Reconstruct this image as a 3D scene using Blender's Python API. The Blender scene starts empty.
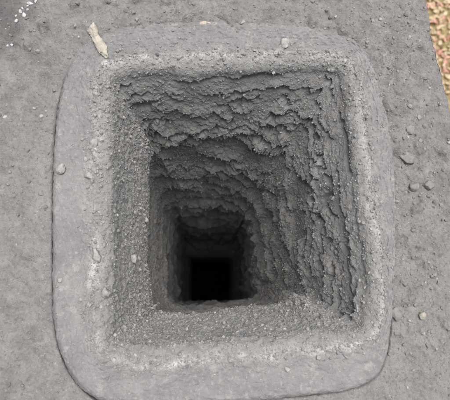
import bpy, math, random
import numpy as np
from mathutils import Matrix, Vector

# ------------------------------------------------------------------ camera, sky, sun, exposure
scene = bpy.context.scene
cam_data = bpy.data.cameras.new("camera")
cam = bpy.data.objects.new("camera", cam_data)
scene.collection.objects.link(cam)
CAM_H = 0.36
cam.matrix_world = Matrix(((0.99930287, -0.00682689, -0.03670371, 0.0),
                           (0.0, 0.98313827, -0.18286372, 0.0),
                           (0.03733321, 0.18273624, 0.9824529, CAM_H),
                           (0, 0, 0, 1)))
cam_data.sensor_fit = 'HORIZONTAL'
cam_data.sensor_width = 36.0
cam_data.lens = 40.0
cam_data.clip_start = 0.01
cam_data.clip_end = 200.0
cam_data.dof.use_dof = True
cam_data.dof.focus_distance = 0.43
cam_data.dof.aperture_fstop = 18.0
scene.camera = cam

SUN_ELEV, SUN_AZ = math.radians(81), math.radians(32)   # azimuth clockwise from +Y
world = bpy.data.worlds.new("World")
scene.world = world
world.use_nodes = True
wn, wl = world.node_tree.nodes, world.node_tree.links
bg = wn["Background"]
sky = wn.new("ShaderNodeTexSky")
sky.sky_type = 'NISHITA'
sky.sun_disc = False
sky.sun_elevation = SUN_ELEV
sky.sun_rotation = SUN_AZ
sky.dust_density = 6.0
sky.air_density = 1.0
hs = wn.new("ShaderNodeHueSaturation")
hs.inputs["Saturation"].default_value = 0.16       # cloud cover: nearly white sky
wl.new(sky.outputs[0], hs.inputs["Color"])
wl.new(hs.outputs[0], bg.inputs["Color"])
bg.inputs["Strength"].default_value = 0.06

sun_data = bpy.data.lights.new("sun", 'SUN')
sun_data.energy = 3.4
sun_data.angle = math.radians(45)
sun_data.color = (1.0, 0.975, 0.95)
sun = bpy.data.objects.new("sun", sun_data)
scene.collection.objects.link(sun)
sd = Vector((math.sin(SUN_AZ) * math.cos(SUN_ELEV), math.cos(SUN_AZ) * math.cos(SUN_ELEV), math.sin(SUN_ELEV)))
sun.rotation_euler = sd.to_track_quat('Z', 'Y').to_euler()
sun.location = sd * 5

scene.view_settings.view_transform = 'Standard'
scene.view_settings.look = 'None'
scene.view_settings.gamma = 1.0
scene.view_settings.use_curve_mapping = False
scene.view_settings.exposure = 0.33
scene.render.engine = 'CYCLES'
scene.cycles.max_bounces = 8
scene.cycles.diffuse_bounces = 6

COL = scene.collection
rng = np.random.default_rng(7)

# ------------------------------------------------------------------ noise and mesh helpers
_perm = np.random.default_rng(11).permutation(65536).astype(np.int64)
_ang = np.random.default_rng(12).uniform(0, 2 * np.pi, 65536).astype(np.float32)

def _grad(ix, iy, s):
    hsh = _perm[(_perm[(ix + s * 7919) & 65535] + iy) & 65535]
    return _ang[hsh]

def noise2(x, y, seed=0, per=None):
    """gradient noise about -1..1; per = period in x"""
    x = np.asarray(x, np.float32); y = np.asarray(y, np.float32)
    ix = np.floor(x).astype(np.int64); iy = np.floor(y).astype(np.int64)
    fx = x - ix; fy = y - iy
    ix1 = ix + 1
    if per:
        ix = ix % per; ix1 = ix1 % per
    u = fx * fx * fx * (fx * (fx * 6 - 15) + 10)
    v = fy * fy * fy * (fy * (fy * 6 - 15) + 10)
    def d(jx, jy, dx, dy):
        a = _grad(jx, jy, seed)
        return np.cos(a) * dx + np.sin(a) * dy
    n00 = d(ix, iy, fx, fy); n10 = d(ix1, iy, fx - 1, fy)
    n01 = d(ix, iy + 1, fx, fy - 1); n11 = d(ix1, iy + 1, fx - 1, fy - 1)
    return 1.5 * ((n00 * (1 - u) + n10 * u) * (1 - v) + (n01 * (1 - u) + n11 * u) * v)

def smooth(e0, e1, x):
    t = np.clip((x - e0) / (e1 - e0), 0, 1)
    return t * t * (3 - 2 * t)

def grid_mesh(name, V, closed=True, attrs=None, rev=False):
    """V: (rows, cols, 3) grid wrapped in the column direction"""
    r, c, _ = V.shape
    idx = np.arange(r * c).reshape(r, c)
    a = idx[:-1]; b = idx[1:]
    if closed:
        a2 = np.roll(a, -1, 1); b2 = np.roll(b, -1, 1)
    else:
        a2 = a[:, 1:]; b2 = b[:, 1:]; a = a[:, :-1]; b = b[:, :-1]
    q = np.stack([a, b, b2, a2] if rev else [a, a2, b2, b], -1).reshape(-1, 4)
    return raw_mesh(name, V.reshape(-1, 3), q, attrs)

def raw_mesh(name, verts, faces, attrs=None, smooth_shade=True):
    me = bpy.data.meshes.new(name)
    n, k = faces.shape
    me.vertices.add(len(verts)); me.vertices.foreach_set("co", np.ascontiguousarray(verts, np.float32).ravel())
    me.loops.add(n * k); me.loops.foreach_set("vertex_index", np.ascontiguousarray(faces, np.int32).ravel())
    me.polygons.add(n)
    me.polygons.foreach_set("loop_start", np.arange(0, n * k, k, dtype=np.int32))
    me.polygons.foreach_set("loop_total", np.full(n, k, dtype=np.int32))
    me.polygons.foreach_set("use_smooth", np.full(n, smooth_shade))
    for an, av in (attrs or {}).items():
        at = me.attributes.new(an, 'FLOAT', 'POINT')
        at.data.foreach_set("value", np.ascontiguousarray(av, np.float32).ravel())
    me.update(calc_edges=True)
    me.validate()
    return me

def link(name, me, mat=None, parent=None, loc=(0, 0, 0)):
    o = bpy.data.objects.new(name, me)
    COL.objects.link(o)
    o.location = loc
    if parent is not None:
        o.parent = parent
        o.matrix_parent_inverse = Matrix.Translation(-Vector(parent.location))
    if mat and me:
        me.materials.clear(); me.materials.append(mat)
    return o

def tag(o, label=None, cat=None, group=None, kind=None):
    if label: o["label"] = label
    if cat: o["category"] = cat
    if group: o["group"] = group
    if kind: o["kind"] = kind
    return o

# ------------------------------------------------------------------ materials
class NT:
    def __init__(self, name):
        self.m = bpy.data.materials.new(name); self.m.use_nodes = True
        self.n = self.m.node_tree.nodes; self.l = self.m.node_tree.links
        self.b = self.n["Principled BSDF"]
        self.b.inputs["Specular IOR Level"].default_value = 0.25
        self.b.inputs["Roughness"].default_value = 0.92
        self.co = self.n.new("ShaderNodeTexCoord").outputs["Object"]
    def noise(self, scale, detail=4, rough=0.6, dist=0.0):
        t = self.n.new("ShaderNodeTexNoise"); t.inputs["Scale"].default_value = scale
        t.inputs["Detail"].default_value = detail; t.inputs["Roughness"].default_value = rough
        t.inputs["Distortion"].default_value = dist
        self.l.new(self.co, t.inputs["Vector"]); return t.outputs["Fac"]
    def voro(self, scale, out="Distance", rand=1.0):
        t = self.n.new("ShaderNodeTexVoronoi"); t.inputs["Scale"].default_value = scale
        t.inputs["Randomness"].default_value = rand
        self.l.new(self.co, t.inputs["Vector"]); return t.outputs[out]
    def attr(self, name, out="Fac"):
        t = self.n.new("ShaderNodeAttribute"); t.attribute_name = name; return t.outputs[out]
    def ramp(self, fac, p0, p1, c0=(0, 0, 0), c1=(1, 1, 1)):
        t = self.n.new("ShaderNodeValToRGB")
        t.color_ramp.elements[0].position = p0; t.color_ramp.elements[1].position = p1
        t.color_ramp.elements[0].color = (*c0, 1); t.color_ramp.elements[1].color = (*c1, 1)
        self.l.new(fac, t.inputs["Fac"]); return t.outputs["Color"]
    def mix(self, fac, a, b, mode='MIX'):
        t = self.n.new("ShaderNodeMix"); t.data_type = 'RGBA'; t.blend_type = mode
        for s, v in ((t.inputs[0], fac), (t.inputs[6], a), (t.inputs[7], b)):
            if isinstance(v, (float, int)): s.default_value = v
            elif isinstance(v, tuple): s.default_value = (*v, 1)
            else: self.l.new(v, s)
        return t.outputs[2]
    def math(self, op, a, b):
        t = self.n.new("ShaderNodeMath"); t.operation = op
        for s, v in ((t.inputs[0], a), (t.inputs[1], b)):
            if isinstance(v, (float, int)): s.default_value = v
            else: self.l.new(v, s)
        return t.outputs[0]
    def bump(self, hgt, dist, prev=None, strength=1.0):
        t = self.n.new("ShaderNodeBump"); t.inputs["Distance"].default_value = dist
        t.inputs["Strength"].default_value = strength
        self.l.new(hgt, t.inputs["Height"])
        if prev is not None: self.l.new(prev, t.inputs["Normal"])
        return t.outputs["Normal"]
    def done(self, col, nrm=None):
        if isinstance(col, tuple): self.b.inputs["Base Color"].default_value = (*col, 1)
        else: self.l.new(col, self.b.inputs["Base Color"])
        if nrm is not None: self.l.new(nrm, self.b.inputs["Normal"])
        return self.m

def mat_crown():
    t = NT("sooty_concrete")
    c = t.ramp(t.noise(9, 5, .6), .35, .7, (.218, .212, .213), (.278, .270, .270))
    c = t.mix(t.ramp(t.noise(70, 6, .7), .42, .66), c, (.33, .32, .316))
    c = t.mix(t.math('MULTIPLY', t.ramp(t.noise(420, 3, .6), .52, .7), .45), c, (.11, .105, .105))
    c = t.mix(t.math('MULTIPLY', t.ramp(t.noise(600, 2, .5), .62, .7), .6), c, (.40, .39, .37))
    c = t.mix(t.attr("stain"), c, (.06, .056, .062))
    n = t.bump(t.noise(260, 6, .75), .0019)
    n = t.bump(t.noise(900, 3, .6), .0006, n)
    return t.done(c, n)

def mat_rim():
    t = NT("dusty_clay_rim")
    c = t.ramp(t.noise(26, 7, .7), .38, .66, (.225, .222, .225), (.300, .295, .299))
    c = t.mix(t.math('MULTIPLY', t.ramp(t.noise(120, 5, .7), .45, .68), .5), c, (.20, .197, .20))
    c = t.mix(t.math('MULTIPLY', t.ramp(t.noise(420, 3, .6), .56, .7), .5), c, (.40, .395, .385))
    c = t.mix(t.math('MULTIPLY', t.ramp(t.noise(75, 6, .75), .54, .66), .55), c, (.43, .425, .42))
    p = t.math('MULTIPLY', t.attr("pale"), t.ramp(t.noise(170, 5, .75), .36, .60))
    c = t.mix(p, c, (.56, .555, .545))
    n = t.bump(t.noise(330, 5, .7), .0013)
    n = t.bump(t.noise(1000, 3, .6), .0005, n)
    return t.done(c, n)

def mat_soot():
    t = NT("grey_soot_crust")
    c = t.ramp(t.noise(22, 5, .6), .35, .7, (.27, .27, .27), (.34, .338, .335))
    c = t.mix(t.math('MULTIPLY', t.ramp(t.noise(150, 5, .7), .5, .72), .5), c, (.37, .367, .36))
    c = t.mix(t.math('MULTIPLY', t.ramp(t.noise(520, 3, .6), .60, .70), .45), c, (.46, .455, .445))
    c = t.mix(t.math('MULTIPLY', t.ramp(t.noise(30, 3, .6), .60, .75), .35), c, (.27, .235, .225))
    p = t.math('MULTIPLY', t.attr("pale"), t.ramp(t.noise(190, 5, .75), .34, .60))
    c = t.mix(p, c, (.52, .515, .50))
    n = t.bump(t.noise(420, 6, .75), .0011)
    n = t.bump(t.noise(1000, 3, .6), .0006, n)
    return t.done(c, n)

def mat_chip(name, c0, c1, sc=260):
    t = NT(name)
    c = t.ramp(t.noise(sc, 5, .65), .35, .68, c0, c1)
    return t.done(c, t.bump(t.noise(700, 4, .65), .0006))

def mat_grit(name, c0, c1, c2):
    t = NT(name)
    a = t.attr("tone")
    c = t.ramp(a, .0, .8, c0, c1)
    c = t.mix(t.ramp(a, .90, .97), c, c2)
    return t.done(c, t.bump(t.noise(1200, 3, .6), .0003))

def mat_plain(name, c0, c1, sc, bump):
    t = NT(name)
    return t.done(t.ramp(t.noise(sc, 6, .65), .35, .7, c0, c1), t.bump(t.noise(sc * 6, 5, .65), bump))

def mat_leaf():
    t = NT("dry_leaf")
    r = t.n.new("ShaderNodeValToRGB"); e = r.color_ramp.elements
    e[0].position = 0; e[0].color = (.52, .40, .25, 1)
    e[1].position = 1; e[1].color = (.56, .27, .23, 1)
    for p, c in ((.25, (.62, .50, .36)), (.5, (.58, .48, .33)), (.62, (.60, .38, .29)), (.8, (.64, .36, .31))):
        q = e.new(p); q.color = (*c, 1)
    t.l.new(t.attr("tone"), r.inputs["Fac"])
    return t.done(r.outputs["Color"])

def mat_grass():
    t = NT("grass_blade")
    return t.done(t.ramp(t.attr("tone"), .1, .9, (.30, .33, .10), (.70, .60, .30)))

M_CROWN, M_RIM, M_SOOT = mat_crown(), mat_rim(), mat_soot()
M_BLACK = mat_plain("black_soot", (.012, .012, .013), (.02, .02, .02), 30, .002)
M_WALL = mat_plain("weathered_render", (.20, .19, .18), (.30, .285, .27), 12, .003)
M_EARTH = mat_plain("dry_earth", (.30, .22, .12), (.52, .42, .24), 14, .01)

# ------------------------------------------------------------------ outlines (metres, camera foot at the origin)
INNER = [(-.067, .174), (-.0059, .1784), (.0563, .1812), (.0994, .1812), (.1125, .1739), (.1174, .146), (.12, .1061),
         (.1225, .0678), (.1259, .0235), (.1265, -.0049), (.1233, -.0223), (.1099, -.0325), (.0658, -.0391), (.01, -.0442),
         (-.045, -.0466), (-.0669, -.0439), (-.075, -.0319), (-.0782, .023), (-.0802, .0812), (-.082, .1351), (-.0802, .1631)]
OUTER = [(-.0908, .1934), (-.0605, .205), (-.0062, .2104), (.0489, .2099), (.0924, .2057), (.1175, .1959), (.1312, .1709),
         (.1401, .1222), (.1413, .0679), (.1377, .0236), (.1321, -.0189), (.1262, -.0461), (.1141, -.0607), (.0858, -.0677),
         (.0374, -.0713), (-.0171, -.0741), (-.0644, -.0725), (-.0815, -.0646), (-.096, -.0464), (-.1051, -.0184),
         (-.1093, .0371), (-.1122, .096), (-.1116, .1347), (-.1048, .1708)]
CROWN = [(.166, .33), (.1746, .2319), (.1784, .1971), (.1828, .1718), (.1872, .1389), (.192, .09), (.197, 0), (.20, -.10),
         (.20, -.20), (-.27, -.205), (-.275, .05), (-.28, .33)]

# the shaft further down: crust has rounded the far right corner and thickened the faces
DEEP = [(-.046, .1370), (-.0059, .1400), (.0160, .1395), (.0400, .1320), (.0600, .1160), (.0750, .0930), (.0815, .0678),
        (.0850, .0300), (.0850, .0100), (.0810, -.0040), (.0720, -.0130), (.0540, -.0200), (.01, -.0270),
        (-.025, -.0290), (-.0480, -.0230), (-.0600, -.0100), (-.0670, .023), (-.0685, .0812), (-.0660, .1150), (-.0590, .1300)]

# lower shaft: squarer again, then a sooty shelf, added to catch light, around the small throat
LOWER = [(-.060, .1440), (-.02, .1450), (.03, .1450), (.072, .1430), (.0880, .1380), (.0940, .1240), (.0955, .08), (.0955, .03), (.0940, -.0150),
         (.0880, -.0260), (.0720, -.0290), (.03, -.0300), (-.02, -.0300), (-.050, -.0290), (-.0610, -.0240), (-.0650, -.0120), (-.0660, .03), (-.0660, .08), (-.0655, .1240), (-.0645, .1390)]
THROAT = [(-.044, .1010), (.02, .1020), (.0660, .1010), (.0740, .0940), (.0760, .0700), (.0760, .02), (.0740, -.0200), (.0660, -.0260), (.02, -.0270),
          (-.036, -.0260), (-.0455, -.0200), (-.0470, .0200), (-.0470, .0600), (-.0465, .0940)]

def catmull(pts, n=40):
    P = np.array(pts, float); k = len(P); out = []
    for i in range(k):
        p0, p1, p2, p3 = P[i - 1], P[i], P[(i + 1) % k], P[(i + 2) % k]
        t = np.linspace(0, 1, n, endpoint=False)[:, None]
        out.append(.5 * ((2 * p1) + (-p0 + p2) * t + (2 * p0 - 5 * p1 + 4 * p2 - p3) * t ** 2 + (-p0 + 3 * p1 - 3 * p2 + p3) * t ** 3))
    return np.concatenate(out)

def resample(P, n):
    Q = np.vstack([P, P[:1]]); d = np.r_[0, np.cumsum(np.linalg.norm(np.diff(Q, axis=0), axis=1))]
    s = np.linspace(0, d[-1], n, endpoint=False)
    return np.stack([np.interp(s, d, Q[:, 0]), np.interp(s, d, Q[:, 1])], 1), d[-1]

def ray_hit(C, D, P):
    """distance from C along each unit direction D to the closed polyline P"""
    A = P; B = np.roll(P, -1, 0); E = B - A; W = A - C
    den = D[:, None, 0] * E[None, :, 1] - D[:, None, 1] * E[None, :, 0]
    den = np.where(np.abs(den) < 1e-12, 1e-12, den)
    t = (W[None, :, 0] * E[None, :, 1] - W[None, :, 1] * E[None, :, 0]) / den
    s = (W[None, :, 0] * D[:, None, 1] - W[None, :, 1] * D[:, None, 0]) / den
    ok = (t > 0) & (s >= -1e-6) & (s <= 1 + 1e-6)
    return np.where(ok, t, 1e9).min(1)

NC = 1120
CEN = np.array([.021, .067])
I_, PER = resample(catmull(INNER), NC)
rad = I_ - CEN; rr = np.linalg.norm(rad, axis=1); DIR = rad / rr[:, None]
O_ = CEN + DIR * ray_hit(CEN, DIR, catmull(OUTER))[:, None]
crown_poly = np.array(CROWN)
CB = CEN + DIR * ray_hit(CEN, DIR, crown_poly)[:, None]
U = np.arange(NC) * PER / NC
I2_ = CEN + DIR * ray_hit(CEN, DIR, catmull(DEEP))[:, None]
I3_ = CEN + DIR * ray_hit(CEN, DIR, catmull(LOWER))[:, None]
I4_ = CEN + DIR * ray_hit(CEN, DIR, catmull(THROAT))[:, None]
IM_ = .35 * I_ + .65 * I2_
tan = np.roll(IM_, -3, 0) - np.roll(IM_, 3, 0); tan /= np.linalg.norm(tan, axis=1)[:, None]
NRM = np.stack([-tan[:, 1], tan[:, 0]], 1)
if (NRM * (CEN - I_)).sum(1).mean() < 0: NRM = -NRM
for _ in range(260): NRM = (np.roll(NRM, 1, 0) + NRM * 2 + np.roll(NRM, -1, 0)) / 4
NRM /= np.linalg.norm(NRM, axis=1)[:, None]

def nz(lam, t, seed, lt=None):
    """noise on the wrapped (around, along) sheet; lam, lt = wavelengths in metres"""
    p = max(2, int(round(PER / lam)))
    return noise2(np.broadcast_to(U * p / PER, np.broadcast(U, t).shape), t / (lt or lam), seed, p)

def nz1(lam, seed):
    p = max(2, int(round(PER / lam)))
    return noise2(U * p / PER, np.full(NC, seed * 3.37 + .5), seed, p)

# how much each column belongs to each wall (inward normal direction)
w_back = smooth(.25, .85, -NRM[:, 1]); w_near = smooth(.25, .85, NRM[:, 1])
w_left = smooth(.25, .85, NRM[:, 0]); w_right = smooth(.25, .85, -NRM[:, 0])
scaly = np.clip(w_back + w_right + smooth(-.2, .3, -NRM[:, 1] - NRM[:, 0]) * .6, 0, 1)
calm = np.clip(w_left + w_near, 0, 1)
theta = np.arctan2(DIR[:, 1], DIR[:, 0])

def ang(deg, width):
    d = np.abs((np.degrees(theta) - deg + 180) % 360 - 180)
    return smooth(width, width * .5, d)

# ------------------------------------------------------------------ flue liner: rim and crusted shaft from one profile
RND = .010
rimA = np.linspace(-.012, -.0015, 8)
nB, nCc = 62, 16
vs = [0.0]
while vs[-1] < 1.30:
    vs.append(vs[-1] + min(.0062, .00055 * (1 + vs[-1] / CAM_H) ** 1.7))
vs = np.array(vs)

rows_p, rows_n, rows_t = [], [], []     # base position, displacement direction, path length
t0 = 0.0
for z in rimA:
    p = np.concatenate([O_ + DIR * .0, np.full((NC, 1), z)], 1)
    rows_p.append(p); rows_n.append(np.concatenate([DIR, np.zeros((NC, 1))], 1)); rows_t.append(z - .0015)
for k, s in enumerate(np.linspace(0, 1, nB)):
    s2 = .03 + .97 * s
    xy = O_ * (1 - s2) + I_ * s2
    zz = -.0012 * np.exp(-s / .03) + .0018 * smooth(.55, 1, s)
    p = np.concatenate([xy, np.full((NC, 1), zz)], 1)
    rows_p.append(p); rows_n.append(np.tile([0, 0, 1.], (NC, 1))); rows_t.append(s * .032)
for ph in np.linspace(0, math.pi / 2, nCc + 1)[1:]:
    xy = I_ + NRM * RND * math.sin(ph)
    p = np.concatenate([xy, np.full((NC, 1), .0018 - RND * (1 - math.cos(ph)))], 1)
    rows_p.append(p)
    rows_n.append(np.concatenate([NRM * math.sin(ph), np.full((NC, 1), math.cos(ph))], 1)); rows_t.append(.032 + RND * ph)
iW = len(rows_p)
tw = rows_t[-1]; zw = .0018 - RND
for v in vs[1:]:
    fd = 1 - math.exp(-v / .09)
    f3 = float(smooth(.22, .75, np.array(v))); f4 = float(smooth(.93, 1.10, np.array(v)))
    lowr = (I2_ * (1 - f3) + I3_ * f3) * (1 - f4) + I4_ * f4
    p = np.concatenate([I_ * (1 - fd) + lowr * fd + NRM * RND * (1 - .6 * fd) * (1 - f4), np.full((NC, 1), zw - v)], 1)
    rows_p.append(p); rows_n.append(np.concatenate([NRM, np.zeros((NC, 1))], 1)); rows_t.append(tw + v)
P = np.array(rows_p, np.float32); N = np.array(rows_n, np.float32); T = np.array(rows_t, np.float32)[:, None]
R = len(P)
iTop = len(rimA); iCrest = iTop + nB - 1
V_ = np.maximum(T - .032, 0)                      # depth below the crest
onband = np.zeros((R, 1), np.float32); onband[:iCrest + 1] = 1
crest = np.exp(-((T - .032) / .0075) ** 2)        # crumbly inner edge
TT = np.broadcast_to(T, (R, NC))

roughside = np.clip(ang(90, 62) + ang(15, 60) * .7 + ang(135, 30) * .6, 0, 1)
# grain everywhere
fine = 1 - smooth(.25, .7, V_)
D = .00028 * nz(.0085, TT, 1) + .00036 * nz(.0034, TT, 2) * fine + .00034 * nz(.0019, TT, 3) * fine
D *= np.where(onband > 0, 1.25 + 1.3 * roughside[None], 1.35)
D += crest * (.0012 * nz(.011, TT, 4) + .0011 * nz(.0045, TT, 5) + .0007 * nz(.0022, TT, 6))
D += onband * (.0006 * nz(.05, TT, 8) + .00055 * nz(.011, TT, 12) + .0004 * nz(.0055, TT, 13))
# rough granular near and left faces
D += (1 - onband) * calm[None] * (.0010 * nz(.006, TT, 9) + .0008 * nz(.003, TT, 10)) * fine
D += (1 - onband) * smooth(.0, .02, V_) * .0018 * nz(.045, TT, 11)
# round the far right corner, where the crust has filled it in
# upper liner: thick crust on the left and near faces ending in a ragged ledge
edge_l = .105 + .006 * nz1(.05, 21) + .003 * nz1(.012, 22)
bl = w_left[None] * .0125 * smooth(-.02, .11, V_) * smooth(edge_l + .003, edge_l, V_)
edge_n = .10 + .010 * nz1(.06, 23) + .004 * nz1(.014, 24) + .002 * nz1(.005, 25)
bn = w_near[None] * (.0120 + .0012 * nz1(.03, 26) + .0008 * nz1(.008, 27)) * smooth(-.02, .11, V_) * smooth(edge_n + .004, edge_n, V_)
D += bl + bn
# scales of crust: lips that overhang the face below them
DZ = np.zeros_like(D)
warp = (.0088 * nz(.016, TT, 31) + .0052 * nz(.0062, TT, 32) * (.25 + .75 * fine) + .008 * nz(.04, TT, 33) + .0026 * nz(.003, TT, 34) * fine) * (.75 + .8 * V_) * (1 - .5 * smooth(.15, .4, V_)) * smooth(.008, .04, V_)
Vw = V_ + warp
lr = np.random.default_rng(5)
v0 = .020; k = 0
layers = []
while v0 < 1.06:
    sp = .0105 + .105 * max(0, v0 - .05)
    layers.append((v0, sp)); v0 += sp * lr.uniform(.75, 1.25)
for k, (v0, sp) in enumerate(layers):
    deep = smooth(.10, .35, np.array(v0))
    a = min(.0030 + .032 * max(0, v0 - .05), .0145) * lr.uniform(.8, 1.2)
    s2 = 100 + k * 7
    e = v0 + sp * (1 - .35 * float(deep)) * (.95 * nz1(.11, s2) + .42 * nz1(.035, s2 + 1) + .20 * nz1(.012, s2 + 2)) + .0012 * nz1(.004, s2 + 3)
    m = smooth(-.26 - .6 * deep, .06 - .5 * deep, nz1(.042 + .12 * float(deep), s2 + 4) + .25 * nz1(.016, s2 + 5))
    m = m * (scaly + (1 - scaly) * (.05 + .55 * deep)) * (.75 + .35 * nz1(.02, s2 + 6))
    L = sp * (1.4 - .2 * float(deep))
    i0 = np.searchsorted(V_[:, 0], max(0.001, v0 - 3.2 * sp - .02)); i1 = np.searchsorted(V_[:, 0], v0 + 2.2 * sp + .03)
    i0 = max(i0, iCrest + 4)
    x = e[None] - Vw[i0:i1]
    soft = .0004 + .0012 * v0
    up = smooth(-soft, 0, x) * np.clip(1 - np.maximum(x, 0) / L, 0, 1) ** (1.0 + .2 * float(deep))
    D[i0:i1] += a * m[None] * up
    cw = (.0070 + .035 * v0) * (1 + .35 * nz1(.025, s2 + 8))[None]
    D[i0:i1] -= min(.0066 + .014 * v0, .011) * m[None] * np.where(x < 0, smooth(0, -soft, x) * np.clip(1 + x / cw, 0, 1) ** 1.2, 0)
    DZ[i0:i1] -= .2 * a * m[None] * np.where(x > -soft, np.exp(-np.maximum(x, 0) / (1.2 * a)), 0) * smooth(-soft, 0, x)
G = P + N * D[..., None]
G[..., 2] += DZ
shift = .0035 * nz(.04, TT, 44) + .0025 * nz(.012, TT, 45)
pale = np.exp(-((T - .032 + shift) / .0036) ** 2) * smooth(-.35, .55, nz(.03, TT, 41) + .6 * nz(.009, TT, 42) + .4 * nz(.004, TT, 43) + .3 * (1 - w_left) + .05)
pale = np.clip(pale + onband * .0, 0, 1)

flue = bpy.data.objects.new("flue_liner", None); COL.objects.link(flue)
flue.location = (CEN[0], CEN[1], 0)
tag(flue, "pale grey rounded square chimney flue rim around a deep soot crusted shaft", "chimney flue")
link("rim", grid_mesh("rim", G[:iCrest + 1], attrs={"pale": pale[:iCrest + 1]}), M_RIM, flue)
crust = link("soot_crust", grid_mesh("soot_crust", G[iCrest:], attrs={"pale": pale[iCrest:]}), M_SOOT, flue)
tag(crust, "flaking grey soot scale lining the walls of the shaft")

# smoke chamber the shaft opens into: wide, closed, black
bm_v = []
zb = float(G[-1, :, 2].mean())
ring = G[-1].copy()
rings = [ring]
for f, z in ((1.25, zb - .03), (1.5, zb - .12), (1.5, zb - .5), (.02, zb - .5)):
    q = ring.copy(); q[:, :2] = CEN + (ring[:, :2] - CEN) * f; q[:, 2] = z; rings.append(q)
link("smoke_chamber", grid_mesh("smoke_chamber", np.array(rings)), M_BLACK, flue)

# ------------------------------------------------------------------ chimney: crown slab, side walls
chim = bpy.data.objects.new("chimney", None); COL.objects.link(chim)
chim.location = (CEN[0], CEN[1], -4.5)
tag(chim, "rough grey concrete chimney crown surrounding the flue rim", "chimney")
groove = np.clip(ang(180, 62) + ang(225, 40) + ang(275, 60) * .7, 0, 1)
soften = 1 - groove
gap = .0002 + groove * (.0011 + .0003 * nz1(.04, 51)) + ang(232, 16) * .0006 - soften * (1 - ang(300, 48)) * .010
level = -.0008 * groove - .0030 * ang(300, 48)
merge = soften * (1 - ang(300, 48))
rows = []; ss = []
ss_in = [-.010, -.006, -.003, -.0012]
for z in ss_in:
    xy = O_ + DIR * gap[:, None]
    rows.append(np.concatenate([xy, (level + z)[:, None]], 1)); ss.append(0)
NR = 150
dist = np.linalg.norm(CB - O_, axis=1)
stain = []
for s in np.linspace(0, 1, NR) ** 1.15:
    dd = gap + .0010 + s * (dist - gap - .001)
    rows.append(np.concatenate([O_ + DIR * dd[:, None], (level * np.exp(-dd / .05) - .0012 * (dd / .1) + merge * (.0006 * np.exp(-np.abs(dd) / .03) - .0030 * smooth(.005, -.009, dd)))[:, None]], 1))
K = np.array(rows, np.float32)
X, Y = K[..., 0], K[..., 1]
n1 = .0016 * noise2(X / .045, Y / .045, 61) + .0010 * noise2(X / .018, Y / .018, 62) + .0011 * noise2(X / .008, Y / .008, 63)
n2 = .0009 * noise2(X / .004, Y / .004, 64) + .0006 * noise2(X / .0022, Y / .0022, 65)
rough_m = smooth(-.1, .6, noise2(X / .06, Y / .06, 66) + .35 * ((Y > .12) | (X > .14)))
lum = np.maximum(noise2(X / .011, Y / .011, 67) - .25, 0) * .008 * rough_m - np.maximum(noise2(X / .007, Y / .007, 68) - .35, 0) * .005 * rough_m
amp = np.ones((len(K), 1)); amp[:len(ss_in)] = 0; amp[len(ss_in)] = .3
near0 = np.maximum(smooth(0, .02, np.linalg.norm(K[..., :2] - O_[None], axis=2)), merge[None] * .8)
K[..., 2] += amp * ((.35 + .65 * near0) * (n1 + n2 + lum))
# slab edge: ragged rounding, vertical face, underside
last = K[-1].copy()
jx = (.0018 * nz1(.03, 71) + .0012 * nz1(.009, 72))
K[-1, :, :2] += DIR * jx[:, None]
edge_rows = []
for dx, dz in ((.0012, -.0012), (.0022, -.0035), (.0028, -.008), (.003, -.02), (.003, -.045), (.0, -.062), (-.035, -.064)):
    q = last.copy(); q[:, :2] += DIR * (jx + dx + .0008 * nz1(.01, 73))[:, None]; q[:, 2] += dz; edge_rows.append(q)
K = np.concatenate([K, np.array(edge_rows, np.float32)], 0)
sx = (K[..., 0] + .160) / .026; sy = (K[..., 1] - .222) / .045
stain = smooth(1.25, .35, np.sqrt(sx ** 2 + sy ** 2) + .35 * noise2(K[..., 0] / .012, K[..., 1] / .012, 75)) * .5
link("crown_slab", grid_mesh("crown_slab", K, attrs={"stain": stain}, rev=True), M_CROWN, chim)

ins = crown_poly + (CEN - crown_poly) / np.linalg.norm(CEN - crown_poly, axis=1)[:, None] * .02
hi = np.c_[ins, np.full(len(ins), -.058)]; lo = np.c_[ins, np.full(len(ins), -4.53)]
link("side_wall", grid_mesh("side_wall", np.array([hi, lo], np.float32)), M_WALL, chim)

# ------------------------------------------------------------------ ground far below with fallen leaves and grass
gme = raw_mesh("ground", np.array([[-15, -15, -4.5], [15, -15, -4.5], [15, 15, -4.5], [-15, 15, -4.5]], np.float32), np.array([[0, 1, 2, 3]]))
tag(link("ground", gme, M_EARTH), kind="structure")

def leaves():
    g = np.random.default_rng(3); n = 7000
    base = np.array([[0, -.5, 0], [.28, -.2, .10], [.30, .15, .12], [0, .55, .03], [-.30, .15, .12], [-.28, -.2, .10], [0, 0, 0]])
    F0 = np.array([[0, 1, 6], [1, 2, 6], [2, 3, 6], [3, 4, 6], [4, 5, 6], [5, 0, 6]])
    vv, ff, tn = [], [], []
    for i in range(n):
        sz = g.uniform(.03, .07); a, b, c = g.uniform(0, 6.28), g.normal(0, .35), g.normal(0, .35)
        m = np.array((Matrix.Rotation(a, 3, 'Z') @ Matrix.Rotation(b, 3, 'X') @ Matrix.Rotation(c, 3, 'Y')))
        q = base * [g.uniform(.8, 1.2), 1, g.uniform(-1, 1.6)]
        vv.append(q @ m.T * sz + [g.uniform(1.4, 4.2), g.uniform(1.0, 5.2), -4.5 + g.uniform(.012, .04)])
        ff.append(F0 + i * 7); tn.append(np.full(7, g.uniform(0, 1)))
    return raw_mesh("leaf_litter", np.concatenate(vv), np.concatenate(ff), {"tone": np.concatenate(tn)})
tag(link("leaf_litter", leaves(), mat_leaf()), "blurred tan and pinkish fallen leaves on the ground below", "leaves", kind="stuff")

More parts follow.
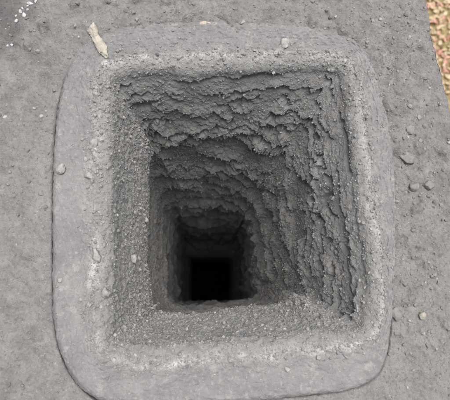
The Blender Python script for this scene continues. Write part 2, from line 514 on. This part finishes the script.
def blades():
    g = np.random.default_rng(4); n = 36000
    x = g.uniform(1.4, 4.2, n); y = g.uniform(1.0, 5.2, n); a = g.uniform(0, 6.28, n); h = g.uniform(.03, .10, n); w = g.uniform(.002, .004, n)
    lx, ly = g.normal(0, .03, n), g.normal(0, .03, n); z = np.full(n, -4.505)
    c, s = np.cos(a) * w, np.sin(a) * w
    v = np.stack([np.stack([x - c, y - s, z], 1), np.stack([x + c, y + s, z], 1), np.stack([x + lx, y + ly, z + h], 1)], 1).reshape(-1, 3)
    return raw_mesh("grass", v, np.arange(3 * n).reshape(-1, 3), {"tone": np.repeat(g.uniform(0, 1, n), 3)})
tag(link("grass", blades(), mat_grass()), "thin dry yellow green grass on the ground below", "grass", kind="stuff")

# ------------------------------------------------------------------ loose grit on rim, crust and crown
ico_v, ico_f = None, None
def ico():
    p = (1 + 5 ** .5) / 2
    v = np.array([[-1, p, 0], [1, p, 0], [-1, -p, 0], [1, -p, 0], [0, -1, p], [0, 1, p], [0, -1, -p], [0, 1, -p], [p, 0, -1], [p, 0, 1], [-p, 0, -1], [-p, 0, 1]])
    f = np.array([[0, 11, 5], [0, 5, 1], [0, 1, 7], [0, 7, 10], [0, 10, 11], [1, 5, 9], [5, 11, 4], [11, 10, 2], [10, 7, 6], [7, 1, 8],
                  [3, 9, 4], [3, 4, 2], [3, 2, 6], [3, 6, 8], [3, 8, 9], [4, 9, 5], [2, 4, 11], [6, 2, 10], [8, 6, 7], [9, 8, 1]])
    return v / np.linalg.norm(v[0]), f
ico_v, ico_f = ico()

def grit_mesh(name, pos, size, seed):
    g = np.random.default_rng(seed); n = len(pos)
    v = ico_v[None] * (1 + g.uniform(-.32, .32, (n, 12, 1))) * g.uniform(.6, 1.15, (n, 1, 3)) * size[:, None, None]
    q = g.normal(size=(n, 4)); q /= np.linalg.norm(q, axis=1)[:, None]
    w, x, y, z = q.T
    Rm = np.stack([np.stack([1 - 2 * (y * y + z * z), 2 * (x * y - z * w), 2 * (x * z + y * w)], 1),
                   np.stack([2 * (x * y + z * w), 1 - 2 * (x * x + z * z), 2 * (y * z - x * w)], 1),
                   np.stack([2 * (x * z - y * w), 2 * (y * z + x * w), 1 - 2 * (x * x + y * y)], 1)], 1)
    v = np.einsum('nij,nkj->nki', Rm, v) + pos[:, None]
    f = (ico_f[None] + (np.arange(n) * 12)[:, None, None]).reshape(-1, 3)
    return raw_mesh(name, v.reshape(-1, 3), f, {"tone": np.repeat(g.uniform(0, 1, n), 12)}, smooth_shade=False)

g = np.random.default_rng(21)
iV = np.searchsorted(V_[:, 0], .14)
prob = np.zeros((R, NC), np.float32)
dtr = np.gradient(T[:, 0])[:, None]
prob += onband * (.35 + .75 * smooth(.008, .03, T)) * smooth(-.25, .6, nz(.022, TT, 81)) * (T > 0)
prob += crest * 2.2
prob += (1 - onband) * calm[None] * (V_ < .11) * (1.0 + .6 * nz(.02, TT, 82))

prob = np.clip(prob, 0, None) * dtr
cum = np.cumsum(prob.ravel()); cum /= cum[-1]
n = 20000
pick = np.searchsorted(cum, g.random(n))
sz = np.minimum(.00030 * (1 - g.random(n)) ** -.40, .0016)
pp = G.reshape(-1, 3)[pick] + N.reshape(-1, 3)[pick] * (sz * .15)[:, None]
tag(link("grit", grit_mesh("grit", pp, sz, 31), mat_grit("pale_grit", (.235, .233, .232), (.33, .326, .322), (.41, .40, .39)), flue), kind="stuff")

# granules of soot over the scaly faces
prob = (1 - onband) * (scaly[None] * (V_ < .42) * smooth(.0, .012, V_)) * (.6 + .5 * nz(.012, TT, 83)) * dtr / (1 + V_ * 5)
cum = np.cumsum(np.clip(prob, 0, None).ravel()); cum /= cum[-1]
n = 22000
pick = np.searchsorted(cum, g.random(n))
sz = np.minimum(.00034 * (1 - g.random(n)) ** -.34, .0012)
pp = G.reshape(-1, 3)[pick] + N.reshape(-1, 3)[pick] * (sz * .05)[:, None]
tag(link("soot_granule", grit_mesh("soot_granule", pp, sz, 33), mat_grit("soot_granule", (.25, .25, .25), (.34, .338, .335), (.40, .395, .39)), flue), kind="stuff")

n = 9000
kr = g.integers(len(ss_in) + 1, len(ss_in) + NR - 2, n); kc = g.integers(0, NC, n)
sz = np.minimum(.00035 * (1 - g.random(n)) ** -.42, .0019)
pp = K[kr, kc] + np.array([0, 0, 1]) * (sz * .1)[:, None]
tag(link("grit", grit_mesh("crown_grit", pp, sz, 32), mat_grit("crown_grit", (.19, .183, .183), (.29, .28, .278), (.44, .43, .41)), chim), kind="stuff")

# ------------------------------------------------------------------ countable crumbs, chips and lumps
TOP = np.concatenate([G[iTop:iCrest + 8].reshape(-1, 3), K[len(ss_in):len(ss_in) + NR].reshape(-1, 3)])
WALLP = G[iCrest:iV].reshape(-1, 3)

def on_top(x, y):
    d = (TOP[:, 0] - x) ** 2 + (TOP[:, 1] - y) ** 2
    return float(TOP[np.argpartition(d, 6)[:6], 2].mean())

import bmesh
def lump_mesh(name, seed, dims, angular=.22, sub=3, bend=0.0):
    bm = bmesh.new(); bmesh.ops.create_icosphere(bm, subdivisions=sub, radius=1.0)
    g = np.random.default_rng(seed)
    cuts = [(lambda q: q / np.linalg.norm(q))(g.normal(size=3)) for _ in range(9)]
    lev = g.uniform(.5, .88, 9)
    for v in bm.verts:
        p = np.array(v.co)
        for c, l in zip(cuts, lev):           # shave flats, like broken mortar
            e = p @ c - l
            if e > 0: p = p - c * e * .97
        nn = noise2(np.array([p[0] * 2.1 + seed]), np.array([p[1] * 2.1 + p[2] * 1.7]), 91)[0]
        n3 = noise2(np.array([p[0] * 5 + seed]), np.array([p[1] * 5 + p[2] * 4]), 92)[0]
        p = p * (1 + angular * nn + .17 * n3)
        p = p * np.array(dims)
        if bend: p[0] += bend * (p[1] / dims[1]) ** 2 * dims[0]
        v.co = p
    me = bpy.data.meshes.new(name); bm.to_mesh(me); bm.free()
    me.polygons.foreach_set("use_smooth", [True] * len(me.polygons))
    return me

M_CREAM = mat_chip("cream_mortar", (.34, .315, .275), (.52, .48, .41))
M_PALE = mat_chip("pale_mortar", (.29, .285, .275), (.45, .44, .42))
M_GREY = mat_chip("grey_mortar", (.21, .203, .203), (.29, .281, .278))
M_WHITE = mat_chip("white_chip", (.44, .43, .44), (.64, .63, .64))
M_TAN = mat_chip("tan_chip", (.44, .38, .30), (.60, .53, .44))

def crumb(name, x, y, dims, mat, label, cat, seed, rz=0, group=None, sink=.3, z=None):
    o = link(name, lump_mesh(name, seed, dims), mat)
    zz = on_top(x, y) if z is None else z
    o.location = (x, y, zz + dims[2] * (1 - 2 * sink) * .8)
    o.rotation_euler = (0, 0, rz)
    return tag(o, label, cat, group)

# long cream flake lying across the rounded corner of the rim: two lobes
fl = bpy.data.objects.new("mortar_flake", None); COL.objects.link(fl)
fx, fy = -.0840, .1910
fz = max(on_top(-.089, .199), on_top(-.080, .184), on_top(fx, fy))
fl.location = (fx, fy, fz)
tag(fl, "long cream bone shaped flake lying across the rounded rim corner", "flake")
for (x, y, dm, rz, sd_, mt) in ((-.0886, .1985, (.0042, .0080, .0028), .22, 5, M_CREAM), (-.0822, .1868, (.0040, .0118, .0028), .48, 9, M_CREAM)):
    o = link("lobe", lump_mesh("lobe", sd_, dm, .18, 4), mt, fl)
    o.location = (x, y, fz + .0016); o.rotation_euler = (0, .1, rz)

crumb("mortar_crumb", -.1052, .0885, (.0046, .0036, .0026), M_PALE, "roundish pale crumb on the rim beside the dark groove", "crumb", 41, .4)
crumb("mortar_crumb", -.0829, .1078, (.0046, .0036, .0030), M_PALE, "chunky pale crumb on the inner rim edge beside the flat pale crumb", "crumb", 42, .9)
crumb("mortar_crumb", -.0776, .0259, (.0036, .0055, .0032), M_PALE, "tall upright pale crumb, largest one on the inner rim edge", "crumb", 43, .1, sink=.15)
crumb("mortar_crumb", -.0702, .0000, (.0042, .0036, .0030), M_PALE, "angular whitish crumb just inside the inner rim edge", "crumb", 44, .7, sink=.1)
crumb("mortar_crumb", -.0854, .0834, (.0034, .0030, .0020), M_PALE, "flat pale crumb between the groove crumb and the chunky crumb", "crumb", 45, .2)
crumb("mortar_crumb", -.1026, .0090, (.0024, .0022, .0014), M_PALE, "tiny pale crumb alone on the smooth rim by the groove", "crumb", 46, .2)
crumb("mortar_lump", .1360, -.0147, (.0042, .0050, .0030), M_GREY, "grey lump stuck to the rim's outer edge near the cream pebble", "lump", 47, .3)
crumb("pebble", .1547, -.0154, (.0034, .0036, .0026), M_CREAM, "small bright cream pebble alone on the concrete crown", "pebble", 48, .2)
crumb("mortar_lump", .1502, .0994, (.0062, .0068, .0040), M_GREY, "largest grey mortar lump on the crown beside the rim", "lump", 49, .5, sink=.38)
crumb("mortar_lump", .1548, .0779, (.0046, .0046, .0030), M_GREY, "grey lump of the close pair on the crown, rim side", "lump", 50, .9, sink=.36)
crumb("mortar_lump", .1648, .0795, (.0048, .0042, .0026), M_GREY, "grey lump of the close pair on the crown, outer edge side", "lump", 51, .1, sink=.36)
crumb("mortar_lump", .1547, .1216, (.0050, .0040, .0022), M_GREY, "low flattened grey lump on the crown beyond the largest lump", "lump", 52, .6, sink=.4)
crumb("mortar_chip", -.0022, .2079, (.0046, .0018, .0014), M_TAN, "slim tan chip lying along the far edge of the rim", "chip", 53, .1)
crumb("mortar_chip", .0276, .2094, (.0028, .0016, .0013), M_PALE, "small whitish chip beside the slim tan chip on the rim", "chip", 54, .5)
crumb("mortar_lump", .0596, .1905, (.0050, .0056, .0030), M_PALE, "pale rounded lump on the rim above the crusted back wall", "lump", 55, .2)
crumb("mortar_chip", .0564, -.0517, (.0016, .0022, .0012), M_PALE, "tiny pale chip on the smooth wide part of the rim", "chip", 56, .7)
GW = "white chips in a loose cluster on the dark crown corner"
g = np.random.default_rng(77)
spots = [(-.1384, .2219, .0030, .0016), (-.1455, .2150, .0018, .0016), (-.1425, .2120, .0024, .0019), (-.1472, .2056, .0014, .0019),
         (-.1400, .2165, .0011, .0009), (-.1340, .2235, .0016, .0010), (-.1440, .2175, .0012, .0008), (-.1480, .2105, .0010, .0012), (-.1405, .2200, .0012, .0009)]
for i, (x, y, a, b) in enumerate(spots):
    crumb("white_chip", x, y, (a, b, min(a, b) * .7), M_WHITE, "small white chip in the loose cluster on the dark crown corner", "chip", 60 + i, i * .9, GW, sink=.3)
for i, (x, y) in enumerate(((-.1495, .1864), (-.1530, .1857))):
    crumb("white_chip", x, y, (.0013, .0010, .0008), M_WHITE, "one of two tiny white chips lying apart from the cluster", "chip", 75 + i, i * .9, "pair of tiny white chips", sink=.3)
# pale crumbs caught on the granular left face of the shaft
for i, (xx, yy, zz, dm, lab) in enumerate(((-.0655, .0285, -.045, (.0030, .0038, .0036), "pale crumb stuck on the shaft wall below the tall upright crumb"),
                                           (-.0580, .0640, -.080, (.0022, .0036, .0032), "pale crumb stuck deeper on the granular shaft wall"))):
    d = ((WALLP - np.array([xx, yy, zz])) ** 2).sum(1); p = WALLP[int(d.argmin())]
    o = link("wall_crumb", lump_mesh("wall_crumb", 80 + i, dm), M_PALE); o.location = (float(p[0]) + .0018, float(p[1]), float(p[2]))
    tag(o, lab, "crumb")
